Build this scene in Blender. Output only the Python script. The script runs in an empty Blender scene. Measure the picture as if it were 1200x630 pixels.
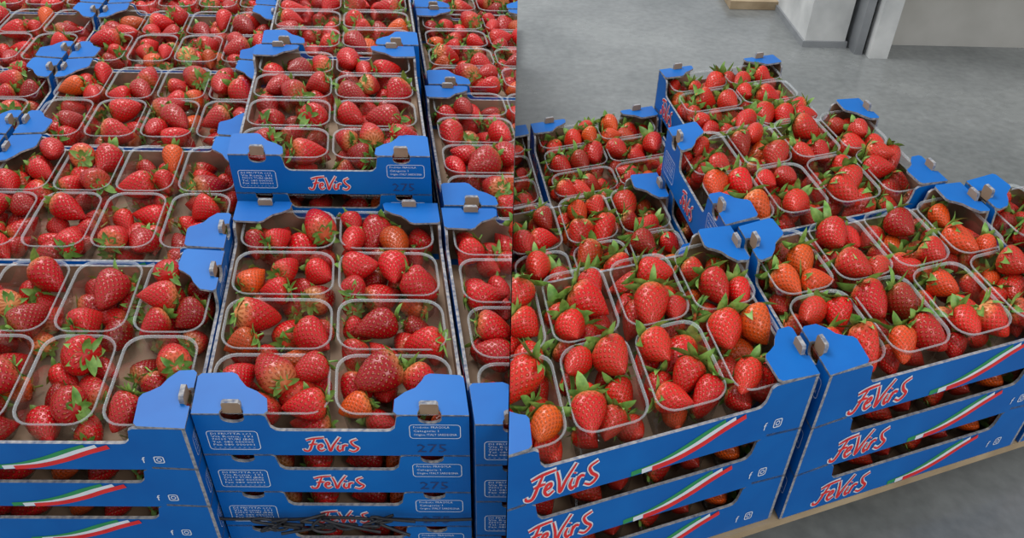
import bpy, bmesh, math, random, numpy as np
from mathutils import Vector, Matrix
# ================= MATERIALS =================
def newmat(name):
    m=bpy.data.materials.new(name);m.use_nodes=True
    nt=m.node_tree; b=nt.nodes['Principled BSDF']; return m,nt,b
def N(nt,t,**k):
    n=nt.nodes.new(t)
    for a,b in k.items(): setattr(n,a,b)
    return n
def noisy(name,c1,c2,scale,rough,bump=0,detail=4,spec=.5,dist=.002):
    m,nt,b=newmat(name)
    tc=N(nt,'ShaderNodeTexCoord');no=N(nt,'ShaderNodeTexNoise');no.inputs['Scale'].default_value=scale;no.inputs['Detail'].default_value=detail
    nt.links.new(tc.outputs['Object'],no.inputs['Vector'])
    cr=N(nt,'ShaderNodeValToRGB');cr.color_ramp.elements[0].color=(*c1,1);cr.color_ramp.elements[1].color=(*c2,1)
    cr.color_ramp.elements[0].position=.3;cr.color_ramp.elements[1].position=.7
    nt.links.new(no.outputs['Fac'],cr.inputs['Fac']);nt.links.new(cr.outputs['Color'],b.inputs['Base Color'])
    b.inputs['Roughness'].default_value=rough;b.inputs['Specular IOR Level'].default_value=spec
    if bump:
        bp=N(nt,'ShaderNodeBump');bp.inputs['Strength'].default_value=bump;bp.inputs['Distance'].default_value=dist
        nt.links.new(no.outputs['Fac'],bp.inputs['Height']);nt.links.new(bp.outputs['Normal'],b.inputs['Normal'])
    return m
M_BLUE=noisy('blue_cardboard',(.001,.100,.39),(.002,.138,.48),9,.45,.15,spec=.25)
M_KRAFT=noisy('kraft_cardboard',(.25,.165,.105),(.34,.23,.15),30,.8,.2)
M_EDGE=noisy('cardboard_edge',(.10,.12,.18),(.42,.40,.38),160,.9,.3)
M_WHITE=noisy('white_ink',(.66,.72,.8),(.76,.8,.85),50,.5)
M_RED=noisy('red_ink',(.66,.015,.02),(.76,.03,.03),50,.5)
M_GREEN=noisy('green_ink',(.02,.25,.08),(.03,.3,.1),50,.5)
M_BLACK=noisy('dark_ink',(.01,.03,.12),(.02,.05,.18),90,.6)
M_LEAF=noisy('strawberry_leaf',(.07,.20,.025),(.27,.46,.10),90,.45,.3)
M_WOOD=noisy('pallet_wood',(.30,.21,.12),(.46,.35,.22),14,.8,.3)
M_TWINE=noisy('black_twine',(.008,.008,.01),(.02,.02,.025),80,.5)
def berry_mat():
    m,nt,b=newmat('strawberry_skin'); L=nt.links.new
    uv=N(nt,'ShaderNodeUVMap');uv.uv_map='UVMap'
    sp=N(nt,'ShaderNodeSeparateXYZ');L(uv.outputs['UV'],sp.inputs[0])
    def mth(op,a,bb=None,c=None):
        n=N(nt,'ShaderNodeMath',operation=op)
        for i,x in enumerate((a,bb,c)):
            if x is None: continue
            if isinstance(x,(int,float)): n.inputs[i].default_value=x
            else: L(x,n.inputs[i])
        return n.outputs[0]
    vr=mth('MULTIPLY',sp.outputs[1],13.0)
    row=mth('FLOOR',vr)
    half=mth('MULTIPLY',mth('MODULO',row,2.0),.5)
    uc=mth('ADD',mth('MULTIPLY',sp.outputs[0],16.0),half)
    fu=mth('SUBTRACT',mth('FRACT',uc),.5);fv=mth('SUBTRACT',mth('FRACT',vr),.5)
    dv=mth('MULTIPLY',fv,.6)
    dist=mth('SQRT',mth('ADD',mth('MULTIPLY',fu,fu),mth('MULTIPLY',dv,dv)))
    seed=N(nt,'ShaderNodeMapRange');seed.inputs['From Min'].default_value=.07;seed.inputs['From Max'].default_value=.12;seed.inputs['To Min'].default_value=1;seed.inputs['To Max'].default_value=0
    L(dist,seed.inputs['Value'])
    pit=N(nt,'ShaderNodeMapRange');pit.interpolation_type='SMOOTHSTEP';pit.inputs['From Min'].default_value=.08;pit.inputs['From Max'].default_value=.34
    L(dist,pit.inputs['Value'])
    at=N(nt,'ShaderNodeAttribute');at.attribute_name='Col'
    dk=N(nt,'ShaderNodeMixRGB',blend_type='MULTIPLY');dk.inputs['Color2'].default_value=(.60,.3,.3,1)
    L(mth('SUBTRACT',1.0,pit.outputs[0]),dk.inputs['Fac']);L(at.outputs['Color'],dk.inputs['Color1'])
    mx=N(nt,'ShaderNodeMixRGB');mx.inputs['Color2'].default_value=(.62,.26,.04,1)
    L(mth('MULTIPLY',seed.outputs[0],.68),mx.inputs['Fac']);L(dk.outputs[0],mx.inputs['Color1']);L(mx.outputs[0],b.inputs['Base Color'])
    h=mth('ADD',pit.outputs[0],mth('MULTIPLY',seed.outputs[0],.5))
    bp=N(nt,'ShaderNodeBump');bp.inputs['Strength'].default_value=.65;bp.inputs['Distance'].default_value=.001
    L(h,bp.inputs['Height']);L(bp.outputs['Normal'],b.inputs['Normal'])
    b.inputs['Roughness'].default_value=.25;b.inputs['Specular IOR Level'].default_value=.42
    return m
M_BERRY=berry_mat()
def plastic():
    m,nt,b=newmat('clear_plastic');L=nt.links.new
    out=nt.nodes['Material Output'];nt.nodes.remove(b)
    t=N(nt,'ShaderNodeBsdfTransparent');t.inputs[0].default_value=(.90,.92,.93,1)
    g=N(nt,'ShaderNodeBsdfGlossy');g.inputs['Roughness'].default_value=.12
    lw=N(nt,'ShaderNodeLayerWeight');lw.inputs[0].default_value=.35
    mr=N(nt,'ShaderNodeMapRange');mr.inputs['To Min'].default_value=.06;mr.inputs['To Max'].default_value=.5;L(lw.outputs['Facing'],mr.inputs['Value'])
    mx=N(nt,'ShaderNodeMixShader');L(mr.outputs[0],mx.inputs[0]);L(t.outputs[0],mx.inputs[1]);L(g.outputs[0],mx.inputs[2]);L(mx.outputs[0],out.inputs[0])
    return m
M_PLAS=plastic()
def rimmat():
    m,nt,b=newmat('plastic_rim');L=nt.links.new
    out=nt.nodes['Material Output']
    b.inputs['Base Color'].default_value=(.6,.65,.68,1);b.inputs['Roughness'].default_value=.15
    t=N(nt,'ShaderNodeBsdfTransparent');mx=N(nt,'ShaderNodeMixShader');mx.inputs[0].default_value=.34
    L(t.outputs[0],mx.inputs[1]);L(b.outputs[0],mx.inputs[2]);L(mx.outputs[0],out.inputs[0]);return m
M_RIM=rimmat()
# ================= MESH BUFFER =================
class MB:
    def __init__(s): s.v=[];s.f=[];s.m=[];s.mats=[];s.uv=[];s.col=[];s.sm=[];s.hasuv=False;s.n=0
    def mi(s,mat):
        if mat not in s.mats: s.mats.append(mat)
        return s.mats.index(mat)
    def add(s,verts,faces,mat,uv=None,col=None,smooth=False):
        o=s.n; k=s.mi(mat)
        s.v.append(np.asarray(verts,float).reshape(-1,3));s.n+=len(verts)
        for i,f in enumerate(faces):
            s.f.append([x+o for x in f]);s.m.append(k);s.sm.append(smooth)
            if uv is not None: s.uv.append(uv[i]);s.hasuv=True
            else: s.uv.append(None)
        s.col.append(np.tile((1,1,1,1),(len(verts),1)) if col is None else col)
    def mesh(s,name,lin=None,zo=0):
        V=np.vstack(s.v)
        if lin is not None: V=V@np.array(lin).T
        V=V+np.array((0,0,zo))
        me=bpy.data.meshes.new(name);me.from_pydata(V.tolist(),[],s.f)
        for m in s.mats: me.materials.append(m)
        me.polygons.foreach_set('material_index',s.m);me.polygons.foreach_set('use_smooth',s.sm)
        if s.hasuv:
            ul=me.uv_layers.new(name='UVMap');buf=[]
            for f,u in zip(s.f,s.uv):
                if u is None: buf+= [0,0]*len(f)
                else:
                    for a in u: buf+=[a[0],a[1]]
            ul.data.foreach_set('uv',buf)
            ca=me.color_attributes.new('Col','FLOAT_COLOR','POINT');ca.data.foreach_set('color',np.vstack(s.col).ravel())
        me.update();return me
def prism(mb,prof,T3,depthvec,mo,mi_,me_):
    n=len(prof);a=[T3(p) for p in prof];b=[Vector(p)+Vector(depthvec) for p in a]
    mb.add([tuple(x) for x in a],[list(range(n))],mo)
    mb.add([tuple(x) for x in b],[list(range(n))[::-1]],mi_)
    vs=[tuple(x) for x in a]+[tuple(x) for x in b]
    mb.add(vs,[[(i+1)%n,i,n+i,n+(i+1)%n] for i in range(n)],me_)
def box(mb,x0,x1,y0,y1,z0,z1,mat,top=None):
    v=[(x0,y0,z0),(x1,y0,z0),(x1,y1,z0),(x0,y1,z0),(x0,y0,z1),(x1,y0,z1),(x1,y1,z1),(x0,y1,z1)]
    mb.add(v,[[0,3,2,1],[0,1,5,4],[1,2,6,5],[2,3,7,6],[3,0,4,7]],mat)
    mb.add(v,[[4,5,6,7]],top or mat)
def catmull(P,n=7):
    P=[np.array(p,float) for p in P];Q=[2*P[0]-P[1]]+P+[2*P[-1]-P[-2]];o=[]
    for i in range(1,len(Q)-2):
        for k in range(n):
            t=k/n;o.append(.5*((2*Q[i])+(-Q[i-1]+Q[i+1])*t+(2*Q[i-1]-5*Q[i]+4*Q[i+1]-Q[i+2])*t*t+(-Q[i-1]+3*Q[i]-3*Q[i+1]+Q[i+2])*t**3))
    o.append(P[-1]);return o
def ribbon(mb,pts,w,T3,mat,taper=True,closed=False):
    pts=[np.array(p,float) for p in pts];n=len(pts);L=[];Rr=[]
    for i,p in enumerate(pts):
        a=pts[(i-1)%n] if (closed or i>0) else p; b=pts[(i+1)%n] if (closed or i<n-1) else p
        t=b-a;t/=(np.linalg.norm(t)+1e-9);nn=np.array((-t[1],t[0]))
        ww=w*(1 if not taper else (.45+.55*abs(math.sin(math.pi*i/(n-1))) ** .6))
        L.append(T3(p+nn*ww/2,i));Rr.append(T3(p-nn*ww/2,i))
    vs=[tuple(x) for x in Rr]+[tuple(x) for x in L];m=n if closed else n-1
    mb.add(vs,[[i,(i+1)%n,n+(i+1)%n,n+i] for i in range(m)],mat)
LOGO=[[(0.5,1.0),(0.32,.55),(0.1,.02),(-.15,.0),(-.2,.15)],[(0.0,.85),(.45,1.0),(1.05,1.08)],[(.12,.48),(.4,.55),(.62,.56)],
[(.58,.22),(.85,.36),(.84,.52),(.68,.46),(.6,.2),(.75,.0),(1.0,.16)],[(1.08,1.0),(1.2,.5),(1.27,.0),(1.5,.5),(1.9,1.15)],
[(1.78,.5),(1.68,.2),(1.78,.0),(1.9,.12)],[(1.84,.68),(1.87,.74)],[(2.02,.52),(1.95,.0)],[(1.97,.25),(2.12,.5),(2.3,.46)],
[(2.85,1.0),(2.5,.8),(2.6,.5),(2.85,.25),(2.6,-.02),(2.3,.1)]]
def logo(mb,o,h,T3):
    for k,(w,mat) in enumerate(((.24,M_WHITE),(.135,M_RED))):
        for q,S in enumerate(LOGO):
            P=[(o[0]+x*h,o[1]+y*h) for x,y in catmull(S)]
            base=.0003+.0007*k+.00006*q
            ribbon(mb,P,w*h,lambda p,i,base=base:T3(p,base+i*.0000012),mat,taper=(k==1))
_tc={}
def textgeo(s):
    if s in _tc: return _tc[s]
    cu=bpy.data.curves.new('t','FONT');cu.body=s;cu.size=1;cu.resolution_u=1
    ob=bpy.data.objects.new('t',cu);bpy.context.scene.collection.objects.link(ob)
    bpy.context.view_layer.update()
    me=ob.to_mesh();V=[(x.co.x,x.co.y) for x in me.vertices];F=[list(p.vertices) for p in me.polygons]
    ob.to_mesh_clear();bpy.data.objects.remove(ob);bpy.data.curves.remove(cu)
    w=max([a[0] for a in V] or [1]);_tc[s]=(V,F,w);return _tc[s]
def text(mb,s,x,y,size,T3,off,mat,fit=None):
    V,F,w=textgeo(s)
    sx=size if fit is None else fit/w
    mb.add([tuple(T3((x+a*sx,y+b*size),off)) for a,b in V],F,mat)
def rrect(x0,x1,y0,y1,r,n=4):
    o=[]
    for cx,cy,a in ((x1-r,y0+r,-90),(x1-r,y1-r,0),(x0+r,y1-r,90),(x0+r,y0+r,180)):
        for k in range(n+1):
            t=math.radians(a+90*k/n);o.append((cx+r*math.cos(t),cy+r*math.sin(t)))
    return o
W,D,EH=.30,.40,.066
def wallprof(wd,e,low,notch):
    P=[(0,0),(wd,0)]
    def ear():
        o=[(wd,EH)]
        if notch:
            o+=[(wd-.030,EH)]+[(wd-.030-.013+.013*math.cos(t),EH-.006-.007*math.sin(t)) for t in np.linspace(0.15,math.pi-.15,7)]+[(wd-.056,EH)]
        o+=[(wd-e+.006,EH),(wd-e+.001,EH-.003),(wd-e,EH-.009)]
        o+=[(wd-e-.002,low+.006),(wd-e-.007,low+.001),(wd-e-.012,low)]
        return o
    r=ear();l=[(wd-x,z) for x,z in r][::-1]
    return P+r+l
def tray():
    mb=MB();t=.004
    box(mb,t,W-t,t,D-t,.0005,.004,M_KRAFT)
    ps=wallprof(W,.080,.040,True)
    fr=lambda p,off=0:Vector((p[0],-off,p[1]));bk=lambda p,off=0:Vector((W-p[0],D+off,p[1]))
    prism(mb,ps,fr,(0,t,0),M_BLUE,M_KRAFT,M_EDGE);prism(mb,ps,bk,(0,-t,0),M_BLUE,M_KRAFT,M_EDGE)
    pl=wallprof(D-2*t,.058,.042,False)
    rt=lambda p,off=0:Vector((W+off,t+p[0],p[1]));lf=lambda p,off=0:Vector((-off,D-t-p[0],p[1]))
    prism(mb,pl,rt,(-t,0,0),M_BLUE,M_KRAFT,M_EDGE);prism(mb,pl,lf,(t,0,0),M_BLUE,M_KRAFT,M_EDGE)
    fx,fy=.082,.056
    for sx in (0,1):
        for sy in (0,1):
            P=[(0,0),(.030,0)]+[(.043-.013*math.cos(a),.009*math.sin(a)+.002) for a in np.linspace(0.1,math.pi-.1,7)]+[(.056,0),(fx-.004,0),(fx,.004),(fx-.002,.020),(fx-.014,.030),(fx-.026,.036),(fx-.034,.046),(fx-.038,fy-.003),(fx-.044,fy),(.004,fy-.002),(0,fy-.006)]
            if sx: P=[(W-x,y) for x,y in P]
            if sy: P=[(x,D-y) for x,y in P]
            if (sx+sy)%2: P=P[::-1]
            z=EH
            prism(mb,P,lambda p:Vector((p[0],p[1],z+.0015+.0035*min(p[1],D-p[1])/.056)),(0,0,-.003),M_BLUE,M_KRAFT,M_EDGE)
            cx=.043 if not sx else W-.043; cy=.0085 if not sy else D-.0085
            tp=[(-.0105,0),(.0105,0),(.0105,.013),(.0085,.0155),(-.0085,.0155),(-.0105,.013)]
            prism(mb,tp,lambda p:Vector((cx+p[0],cy-.003,EH-.004+p[1])),(0,.0055,0),M_KRAFT,M_KRAFT,M_EDGE)
    def rb(pts,w,F,off,mat,taper,closed): ribbon(mb,pts,w,lambda p,i:F(p,off),mat,taper,closed)
    for F in (fr,bk):
        logo(mb,(.118,.009),.020,F)
        rb(rrect(.010,.066,.010,.040,.004),.0008,F,.0005,M_WHITE,False,True)
        for k,s in enumerate(('DI FRUTTA s.r.l.','Via Roma, 191','70010 TURI (BA)','Tel. 080 000000','Fax 080 000001','- - - - - - - - -')):
            text(mb,s,.014,.0345-k*.0045,.0042,F,.0005,M_WHITE,fit=.046)
        rb(rrect(.234,.290,.030,.052,.004),.0008,F,.0005,M_WHITE,False,True)
        for k,s in enumerate(('Prodotto: FRAGOLA','Categoria: I','Origine: ITALY SARDEGNA')):
            text(mb,s,.238,.0465-k*.006,.0048,F,.0005,M_WHITE,fit=(.04,.028,.048)[k])
        text(mb,'275',.240,.007,.019,F,.0005,M_BLACK,fit=.034)
    for F in (rt,lf):
        logo(mb,(.050,.008),.027,F)
        for k,(mat,o) in enumerate(((M_GREEN,0),(M_WHITE,.013),(M_RED,.026))):
            c=[(.170+o,.0035),(.200+o,.0075),(.230+o,.017),(.257+o,.029),(.282+o,.0385)]
            rb(catmull(c),.0062,F,.0004+.0003*k,mat,False,False)
        rb(rrect(.352,.362,.012,.022,.002),.0012,F,.0005,M_WHITE,False,True)
        text(mb,'f',.338,.012,.014,F,.0005,M_WHITE)
        rb(rrect(.3545,.3595,.0145,.0195,.0024),.001,F,.0005,M_WHITE,False,True)
    return mb
PW,PD,PH=.138,.092,.058
def punnets(centers):
    mb=MB()
    for cx,cy in centers:
        rings=[]
        for z,gr,r in ((.0045,-.010,.02),(.008,-.0065,.022),(.03,-.004,.022),(PH-.002,-.0015,.022),(PH,0,.023),(PH+.0008,.0012,.024),(PH-.0012,.002,.025)):
            rings.append([(cx+x,cy+y,z) for x,y in rrect(-PW/2-gr+.003,PW/2+gr-.003,-PD/2-gr+.003,PD/2+gr-.003,r,5)])
        n=len(rings[0]);vs=sum(rings,[])
        mb.add(vs,[list(range(n))]+[[k*n+i,k*n+(i+1)%n,(k+1)*n+(i+1)%n,(k+1)*n+i] for k in range(3) for i in range(n)],M_PLAS,smooth=True)
        mb.add(vs,[[k*n+i,k*n+(i+1)%n,(k+1)*n+(i+1)%n,(k+1)*n+i] for k in range(3,6) for i in range(n)],M_RIM,smooth=True)
    return mb
CENT=[(W/2+sx*(PW/2+.0015),.0505+.0975*j+.003) for j in range(4) for sx in (-1,1)]
PR=np.array([(0,0.0),(.0,.3),(.02,.55),(.07,.80),(.16,.96),(.28,1.0),(.42,.95),(.56,.83),(.70,.65),(.82,.45),(.91,.27),(.97,.12),(1,0.0)])
def berry(mb,c,d,R,Ln,rng,nu=16,leafy=1.0,warm=0):
    d=np.array(d,float);d/=np.linalg.norm(d)
    a=np.cross(d,(0,0,1));
    if np.linalg.norm(a)<.05: a=np.array((1.,0,0))
    a/=np.linalg.norm(a);b=np.cross(d,a);nv=len(PR)
    th=rng.random()*6.28; a,b=a*math.cos(th)+b*math.sin(th),-a*math.sin(th)+b*math.cos(th)
    base=np.array(c)-d*Ln*.42
    e2,e3=rng.uniform(.0,.10),rng.uniform(0,.05);p2,p3=rng.random()*6,rng.random()*6;bx=rng.uniform(-.1,.1)*R
    pw=rng.uniform(.8,1.3)
    ang=np.arange(nu)/nu*2*math.pi
    vs=[];col=[]
    tone=rng.random();hue=rng.random()
    red=np.array((.38+.22*tone,.004+.010*hue,.008+.006*hue))
    if warm: red=np.array((.48+.20*tone,.008+.022*hue,.008+.006*hue))
    if rng.random()<(.17 if warm else .07): red=np.array((.66,.05+.05*hue,.010))
    if rng.random()<.2: red=red*.66
    sh=rng.random()**2*(1.0 if warm else .7)
    for k,(t,r) in enumerate(PR):
        rr=r**pw*R*(1+e2*np.cos(2*ang+p2)+e3*np.cos(3*ang+p3))
        P=base[None,:]+d[None,:]*(t*Ln-(.003 if k==0 else 0))+np.outer(np.cos(ang)*rr,a)+np.outer(np.sin(ang)*rr,b)+a[None,:]*bx*math.sin(t*3.14)
        vs.append(P)
        w=max(0,1-t/.24)*sh
        cc=red*(1-w)+np.array((.80,.42,.14))*w
        col.append(np.tile((*cc,1),(nu,1)))
    vs=np.vstack(vs);col=np.vstack(col);F=[];U=[]
    for k in range(nv-1):
        for i in range(nu):
            j=(i+1)%nu;F.append([k*nu+i,(k+1)*nu+i,(k+1)*nu+j,k*nu+j])
            t0,t1=PR[k][0],PR[k+1][0]
            U.append([(i/nu,t0),(i/nu,t1),((i+1)/nu,t1),((i+1)/nu,t0)])
    mb.add(vs,F,M_BERRY,uv=U,col=col,smooth=True)
    nl=rng.integers(8,12)
    for i in range(nl):
        an=6.283*i/nl+rng.uniform(-.25,.25)
        out=a*math.cos(an)+b*math.sin(an);side=np.cross(d,out)
        ln=R*rng.uniform(.75,1.15)*leafy;wd=R*rng.uniform(.16,.27)*leafy**.6
        curl=rng.uniform(-1.6,1.3)*(.6+.4*leafy);p=base.copy()+d*.0005;phi=-.15+rng.uniform(-.15,.4)
        lv=[];seg=5
        for s in range(seg+1):
            t=s/seg;w=wd*(math.sin(math.pi*min(1,.18+t*.82))**.8) if s<seg else 0
            dirv=out*math.cos(phi)-d*math.sin(phi)
            lv+=[p-side*w-d*w*.25,p+d*w*.15,p+side*w-d*w*.25]
            p=p+dirv*ln/seg;phi+=curl/seg
        lv=np.array(lv)
        mb.add(lv,[[3*s+q,3*s+q+1,3*s+q+4,3*s+q+3] for s in range(seg) for q in (0,1)],M_LEAF,smooth=True)
    sl=rng.uniform(.003,.014);q=base+d*.001;tip=base-d*sl+(a*rng.uniform(-.5,.5)+b*rng.uniform(-.5,.5))*sl
    ring=lambda cc,r:[cc+r*(a*math.cos(x)+b*math.sin(x)) for x in np.arange(5)/5*6.283]
    sv=ring(q,.0016)+ring((q+tip)/2,.0011)+ring(tip,.0012)
    mb.add(np.array(sv),[[k*5+i,k*5+(i+1)%5,(k+1)*5+(i+1)%5,(k+1)*5+i] for k in (0,1) for i in range(5)]+[[10,11,12,13,14]],M_LEAF,smooth=True)
def fill(mb,cx,cy,rng,az=None,spread=1.2,low=False,leafy=1.0,warm=0):
    rows=[]
    nlow=6 if low else 4; ntop=0 if low else (rng.integers(4,7) if not warm else rng.integers(5,7))
    if low:
        for k in range(nlow): rows.append((-.044+.044*(k%3),-.021+.042*(k//3),.026))
    else:
        for k in range(nlow): rows.append((-.03+.06*(k%2),-.021+.042*(k//2),.021))
    for k in range(ntop): rows.append((-.042+.042*(k%3)+rng.uniform(-.008,.008),-.022+.044*((k//3)%2)+rng.uniform(-.006,.006),.050))
    C=np.array(rows);n=len(C);dirs=[];RR=[];LL=[]
    for k in range(n):
        t=rng.uniform(0,6.283) if az is None else az+rng.normal()*spread
        el=rng.uniform(-.5,.35) if k<nlow else rng.uniform(-.5,.3)
        dirs.append((math.cos(t)*math.cos(el),math.sin(t)*math.cos(el),math.sin(el)))
        R=rng.uniform(.0165,.0235)*(.85 if low else 1);
        if k<nlow and not low: R=.016
        RR.append(R);LL.append(R*rng.uniform(2.2,2.9))
    dirs=np.array(dirs);RR=np.array(RR);LL=np.array(LL)
    off=np.concatenate([-.14*LL,.12*LL,.36*LL]);rad=np.concatenate([RR*.93,RR*.9,RR*.52]);own=np.tile(np.arange(n),3);DD=np.tile(dirs,(3,1))*off[:,None]
    hx,hy=PW/2-.003,PD/2-.003
    same=own[:,None]==own[None,:]
    for it in range(140):
        C[:,2]-=.0009
        for _ in range(2):
            S=C[own]+DD
            df=S[:,None,:]-S[None,:,:];ds=np.sqrt((df**2).sum(2))+1e-6
            pen=np.maximum(0,rad[:,None]+rad[None,:]-ds);pen[same]=0
            mv=(df/ds[:,:,None]*pen[:,:,None]*.35).sum(1)
            mv[:,0]+=-np.maximum(0,S[:,0]+rad-hx)+np.maximum(0,-hx-(S[:,0]-rad))
            mv[:,1]+=-np.maximum(0,S[:,1]+rad-hy)+np.maximum(0,-hy-(S[:,1]-rad))
            mv[:,2]+=np.maximum(0,.006-(S[:,2]-rad))
            lim=.062 if low else .079
            mv[:,2]-=np.maximum(0,S[:,2]+rad-lim)*(1 if low else .5)
            if not low:
                X=S[:,0]+cx-W/2;Y=S[:,1]+cy-D/2
                ins=(np.abs(X)+rad>W/2-.070)&(np.abs(Y)+rad>D/2-.050)&(S[:,2]+rad>EH-.004)
                mv[:,0]-=np.sign(X)*ins*.0025;mv[:,1]-=np.sign(Y)*ins*.0035;mv[:,2]-=ins*.002
            for p in range(3): C+=np.clip(mv[p*n:(p+1)*n],-.004,.004)*.6
    for k in range(n):
        q=C[k]+np.array((cx,cy,0))
        if not low and abs(q[0]-W/2)>W/2-.062 and abs(q[1]-D/2)>D/2-.045 and q[2]+RR[k]>EH+.004: q[2]=EH-.002-RR[k]
        berry(mb,q,dirs[k],RR[k],LL[k],rng,leafy=leafy*(1.0 if not low else .7),warm=warm)
def berries(seed,az=None,spread=1.2,low=False,leafy=1.0,warm=0):
    rng=np.random.default_rng(seed);mb=MB()
    for cx,cy in CENT: fill(mb,cx,cy,rng,az,spread,low,leafy,warm)
    return mb
# ================= LAYOUT =================
sc=bpy.context.scene
def link(o,parent=None):
    sc.collection.objects.link(o)
    if parent: o.parent=parent
    return o
class Grp:
    def __init__(s,name,o,a,sk,cutside,zbase,warm,zs,vs=1.0):
        s.name=name;s.o=np.array(o,float);a=math.radians(a);b=a+math.radians(sk);s.zs=zs;s.eh=EH*zs
        s.u=np.array((math.cos(a),math.sin(a)));s.v=vs*np.array((-math.sin(b),math.cos(b)))
        s.cut=cutside;s.zb=zbase;s.warm=warm;s.cache={}
    def lin(s,o,z=1.0):
        S=np.array([[s.u[0],s.v[0],0],[s.u[1],s.v[1],0],[0,0,z]])
        return S if o=='S' else S@np.array([[0,-1,0],[1,0,0],[0,0,1.]])
    def w(s,p,q): return s.o+p*s.u+q*s.v
    def get(s,kind,var,o):
        k=(kind,var,o)
        if k not in s.cache:
            z=s.zs if kind in('tray','punnets') else 1
            s.cache[k]=SRC(kind,var,o,s).mesh('%s_%s'%(kind,o),s.lin(o,z),0 if z==s.zs else .055*(s.zs-1))
        return s.cache[k]
_src={}
def SRC(kind,var,o,g):
    if kind=='tray': k=('tray',)
    elif kind=='punnets': k=('pun',)
    else: k=(kind,var,o if g.warm else '',g.warm)
    if k not in _src:
        if kind=='tray': _src[k]=tray()
        elif kind=='punnets': _src[k]=punnets(CENT)
        else:
            az=None
            if g.warm: az=-math.pi/2 if o=='S' else math.pi
            _src[k]=berries(100+var*7+(50 if g.warm else 0)+(1000 if kind=='low' else 0),az=az,spread=.8,low=(kind=='low'),leafy=1.7 if g.warm else 1.15,warm=g.warm)
    return _src[k]
def cutmesh(me,off,side):
    # keep only the part of the mesh on its own side of the line where the two groups of stacks meet
    m=me.copy();bm=bmesh.new();bm.from_mesh(m)
    bmesh.ops.bisect_plane(bm,geom=bm.verts[:]+bm.edges[:]+bm.faces[:],plane_co=(-off+side*.0006,0,0),plane_no=(-side,0,0),clear_outer=True)
    bm.to_mesh(m);bm.free();return m
ccache={}
def crate(g,p,q,ztop,o,var,kinds):
    off=g.w(p,q)
    if o=='L': off=off+D*g.u
    pw,pd=(W,D) if o=='S' else (D,W)
    xs=[g.w(p+i*pw,q+j*pd)[0] for i in (0,1) for j in (0,1)]
    crossing=(max(xs)>0 and g.cut<0) or (min(xs)<0 and g.cut>0)
    if g.cut<0 and min(xs)>-.01 or g.cut>0 and max(xs)<.01: return
    e=bpy.data.objects.new('strawberry_crate',None);e.empty_display_size=.05;link(e)
    e.location=(off[0],off[1],ztop-g.eh)
    for kind in kinds:
        me=g.get(kind,var if kind!='low' else 0,o)
        if crossing:
            kk=(me.name,round(off[0],4))
            if kk not in ccache: ccache[kk]=cutmesh(me,off[0],g.cut)
            me=ccache[kk]
            if not len(me.polygons): continue
        ob=bpy.data.objects.new({'tray':'cardboard_tray','punnets':'plastic_punnets','top':'strawberries','low':'strawberries'}[kind],me);link(ob,e)
def stack(g,p,q,ztop,o,var):
    crate(g,p,q,ztop,o,var,('tray','punnets','top'))
    z=ztop-g.eh
    while z-g.eh>g.zb-.005:
        crate(g,p,q,z,o,var,('tray','punnets','low'));z-=g.eh
GL=Grp('left',(-.343,.590),1.2,8.4,-1,.053,0,1.0,1.08)
GR=Grp('right',(-.026,.514),20.2,-12.5,1,.086,1,1.33)
T0=.317; B=GR.eh; GR.zb=.072;R1=.073+3*B
for a in [(0,0,T0,'S',0),(-.006,.424,T0+EH,'S',1),(.004,.832,T0+EH,'S',2),(.010,1.24,T0,'S',3),
          (-.403,-.02,T0,'L',1),(-.405,.287,T0,'L',2),(-.405,.594,T0,'L',3),(-.405,.901,T0,'L',0),(-.405,1.208,T0,'L',2),(-.405,1.515,T0,'L',1),
          (-.817,.287,T0,'L',0),(-.817,.594,T0,'L',1),(-.817,.901,T0,'L',2),(-.817,1.208,T0,'L',3),(-.817,1.515,T0,'L',3),
          (.305,-.012,T0,'S',2),(.310,.396,T0,'S',3),(.318,.804,T0,'S',0),(.318,1.212,T0,'S',1),(.630,.804,T0,'S',1),(.630,1.212,T0,'S',2)]:
    stack(GL,*a)
for a in [(0,0,R1,'L',0),(.411,-.006,R1,'L',1),(.823,-.006,R1,'L',2),(.394,.304,R1,'L',2),(.516,.625,R1-B,'S',0),(-.014,.306,R1-B,'L',3),(.210,.625,R1-2*B,'S',1),(-.101,.625,R1-2*B,'S',2)]:
    stack(GR,*a)
def pallet(g,p0,q0,lp,lq,h,n=7):
    mb=MB()
    for i in range(n):
        a=i*(lq-.1)/(n-1);box(mb,0,lp,a,a+.1,h-.014,h,M_WOOD)
    for i in range(3):
        a=i*(lp-.1)/2;box(mb,a,a+.1,.02,lq-.02,h-.026,h-.0145,M_WOOD);box(mb,a,a+.1,.04,lq-.04,0.001,.01,M_WOOD)
        for j in range(3):
            b=.05+j*(lq-.20)/2;box(mb,a,a+.1,b,b+.1,.01,h-.026,M_WOOD)
    me=mb.mesh('wooden_pallet',g.lin('S'));off=g.w(p0,q0)
    xs=[v.co.x+off[0] for v in me.vertices]
    if min(xs)<0<max(xs): me=cutmesh(me,off[0],g.cut)
    ob=bpy.data.objects.new('wooden_pallet',me);link(ob);ob.location=(off[0],off[1],0)
pallet(GR,-.01,-.006,1.25,.618,.0715);pallet(GR,-.12,.62,.95,.43,.0715,5)
pallet(GL,-.82,-.03,1.5,1.0,.0515,9);pallet(GL,-.82,.98,1.8,.9,.0515,9)
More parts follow.
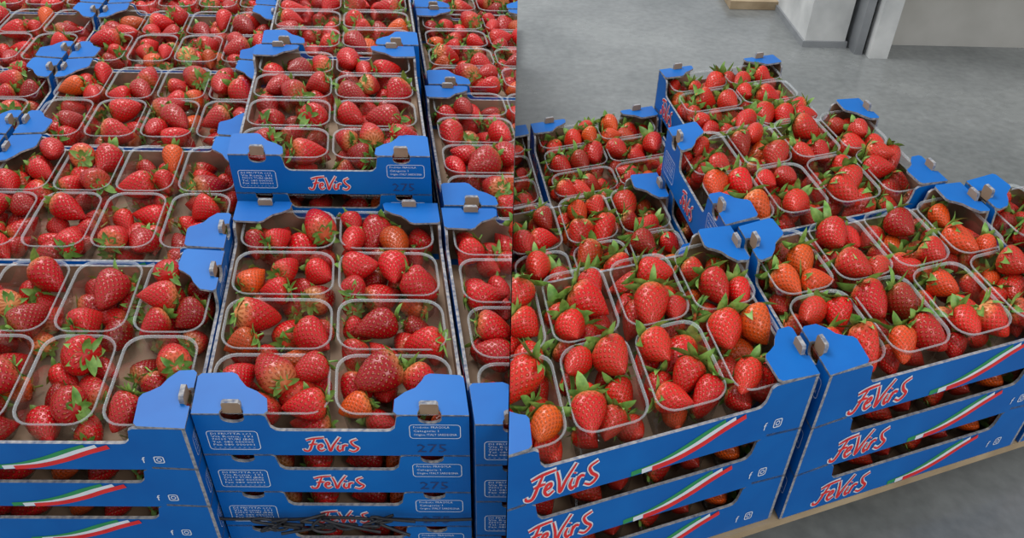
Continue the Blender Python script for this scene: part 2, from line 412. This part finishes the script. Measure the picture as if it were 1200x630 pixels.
# ---- black twine tied round the front stack
rng=random.Random(4);cu=bpy.data.curves.new('black_twine','CURVE');cu.dimensions='3D';cu.bevel_depth=.0019;cu.bevel_resolution=2
def spl(P):
    s=cu.splines.new('NURBS');s.points.add(len(P)-1);s.use_endpoint_u=True;s.order_u=4
    for i,(p,z,o) in enumerate(P):
        w=GL.w(p,-.0035-o);s.points[i].co=(w[0],w[1],z,1)
TZ=.145
spl([(-.01,TZ,.004)]+[(i*.02,TZ+rng.uniform(-.003,.003),.004) for i in range(15)]+[(.300,TZ,.004)])
for k in range(8):
    spl([(.03+.022*k+rng.uniform(-.03,.05),TZ-.002+rng.uniform(-.017,.012),rng.uniform(.004,.018)) for i in range(7)])
cu.materials.append(M_TWINE);link(bpy.data.objects.new('black_twine',cu))
# ================= ROOM =================
def concrete():
    m,nt,b=newmat('concrete_floor');L=nt.links.new
    tc=N(nt,'ShaderNodeTexCoord')
    n1=N(nt,'ShaderNodeTexNoise');n1.inputs['Scale'].default_value=2.2;n1.inputs['Detail'].default_value=8;n1.inputs['Roughness'].default_value=.6
    n2=N(nt,'ShaderNodeTexNoise');n2.inputs['Scale'].default_value=45;n2.inputs['Detail'].default_value=6
    L(tc.outputs['Object'],n1.inputs['Vector']);L(tc.outputs['Object'],n2.inputs['Vector'])
    cr=N(nt,'ShaderNodeValToRGB');e=cr.color_ramp.elements;e[0].position=.32;e[0].color=(.135,.145,.145,1);e[1].position=.7;e[1].color=(.26,.27,.265,1)
    L(n1.outputs['Fac'],cr.inputs['Fac'])
    mx=N(nt,'ShaderNodeMixRGB',blend_type='OVERLAY');mx.inputs[0].default_value=.3;L(cr.outputs['Color'],mx.inputs[1]);L(n2.outputs['Fac'],mx.inputs[2]);L(mx.outputs[0],b.inputs['Base Color'])
    r=N(nt,'ShaderNodeMapRange');r.inputs['To Min'].default_value=.12;r.inputs['To Max'].default_value=.38;L(n1.outputs['Fac'],r.inputs['Value']);L(r.outputs[0],b.inputs['Roughness'])
    bp=N(nt,'ShaderNodeBump');bp.inputs['Strength'].default_value=.12;bp.inputs['Distance'].default_value=.003;L(n2.outputs['Fac'],bp.inputs['Height']);L(bp.outputs['Normal'],b.inputs['Normal'])
    return m
mb=MB();box(mb,-4,4.5,-2,6,-.1,0,concrete());link(bpy.data.objects.new('floor',mb.mesh('floor')))
M_PAINT=noisy('painted_wall',(.46,.47,.46),(.70,.70,.68),9,.6,.1,detail=8);M_GREYP=noisy('grey_metal',(.18,.19,.20),(.28,.29,.30),8,.4);M_BEIGE=noisy('beige_panel',(.36,.345,.31),(.47,.455,.42),5,.6)
mb=MB();box(mb,.93,1.06,2.52,2.9,0,2.6,M_PAINT);box(mb,.923,1.067,2.513,2.907,0,.02,M_GREYP);link(bpy.data.objects.new('wall_pillar',mb.mesh('wall_pillar')))
mb=MB();box(mb,1.18,4.4,2.55,2.7,0,2.6,M_BEIGE);link(bpy.data.objects.new('wall_back',mb.mesh('wall_back')))
mb=MB();box(mb,1.075,1.10,2.46,2.6,0,2.5,M_GREYP);box(mb,1.112,1.17,2.43,2.6,0,2.5,M_PAINT);box(mb,1.10,1.112,2.48,2.6,0,2.5,M_TWINE)
link(bpy.data.objects.new('door_frame',mb.mesh('door_frame')))
mb=MB();box(mb,.76,1.02,2.86,2.89,0.001,.03,M_WOOD);box(mb,.76,.79,2.89,3.4,.001,.03,M_WOOD);box(mb,.79,1.02,3.2,3.23,.001,.03,M_WOOD);link(bpy.data.objects.new('wooden_frame',mb.mesh('wooden_frame')))
# ================= LIGHT + CAMERA =================
w=bpy.data.worlds.new('world');sc.world=w;w.use_nodes=True;bg=w.node_tree.nodes['Background'];bg.inputs[0].default_value=(.92,.96,1,1);bg.inputs[1].default_value=.72
def area(name,loc,tgt,size,en,col=(1,1,1)):
    l=bpy.data.lights.new(name,'AREA');l.energy=en;l.size=size;l.color=col;lo=bpy.data.objects.new(name,l);lo.location=loc;link(lo)
    lo.rotation_euler=(Vector(tgt)-Vector(loc)).to_track_quat('-Z','Y').to_euler()
area('skylight',(-1.2,2.6,3.2),(0,1,.3),1.6,92)
area('door_daylight',(1.5,-1.2,2.6),(0.3,1,.3),1.2,36,(1,.97,.93))
f,p,r,H=936.,math.radians(36.98),math.radians(1.26),.967
F=Vector((0,math.cos(p),-math.sin(p)));X=Vector((1,0,0));U=Vector((0,math.sin(p),math.cos(p)))
Rr=X*math.cos(r)+U*math.sin(r);Uu=-X*math.sin(r)+U*math.cos(r)
cd=bpy.data.cameras.new('camera');cam=link(bpy.data.objects.new('camera',cd));cd.sensor_width=36;cd.lens=f/1200*36;cd.clip_start=.02
cam.matrix_world=Matrix(((Rr.x,Uu.x,-F.x,0),(Rr.y,Uu.y,-F.y,0),(Rr.z,Uu.z,-F.z,H),(0,0,0,1)));sc.camera=cam
sc.view_settings.view_transform='Standard'
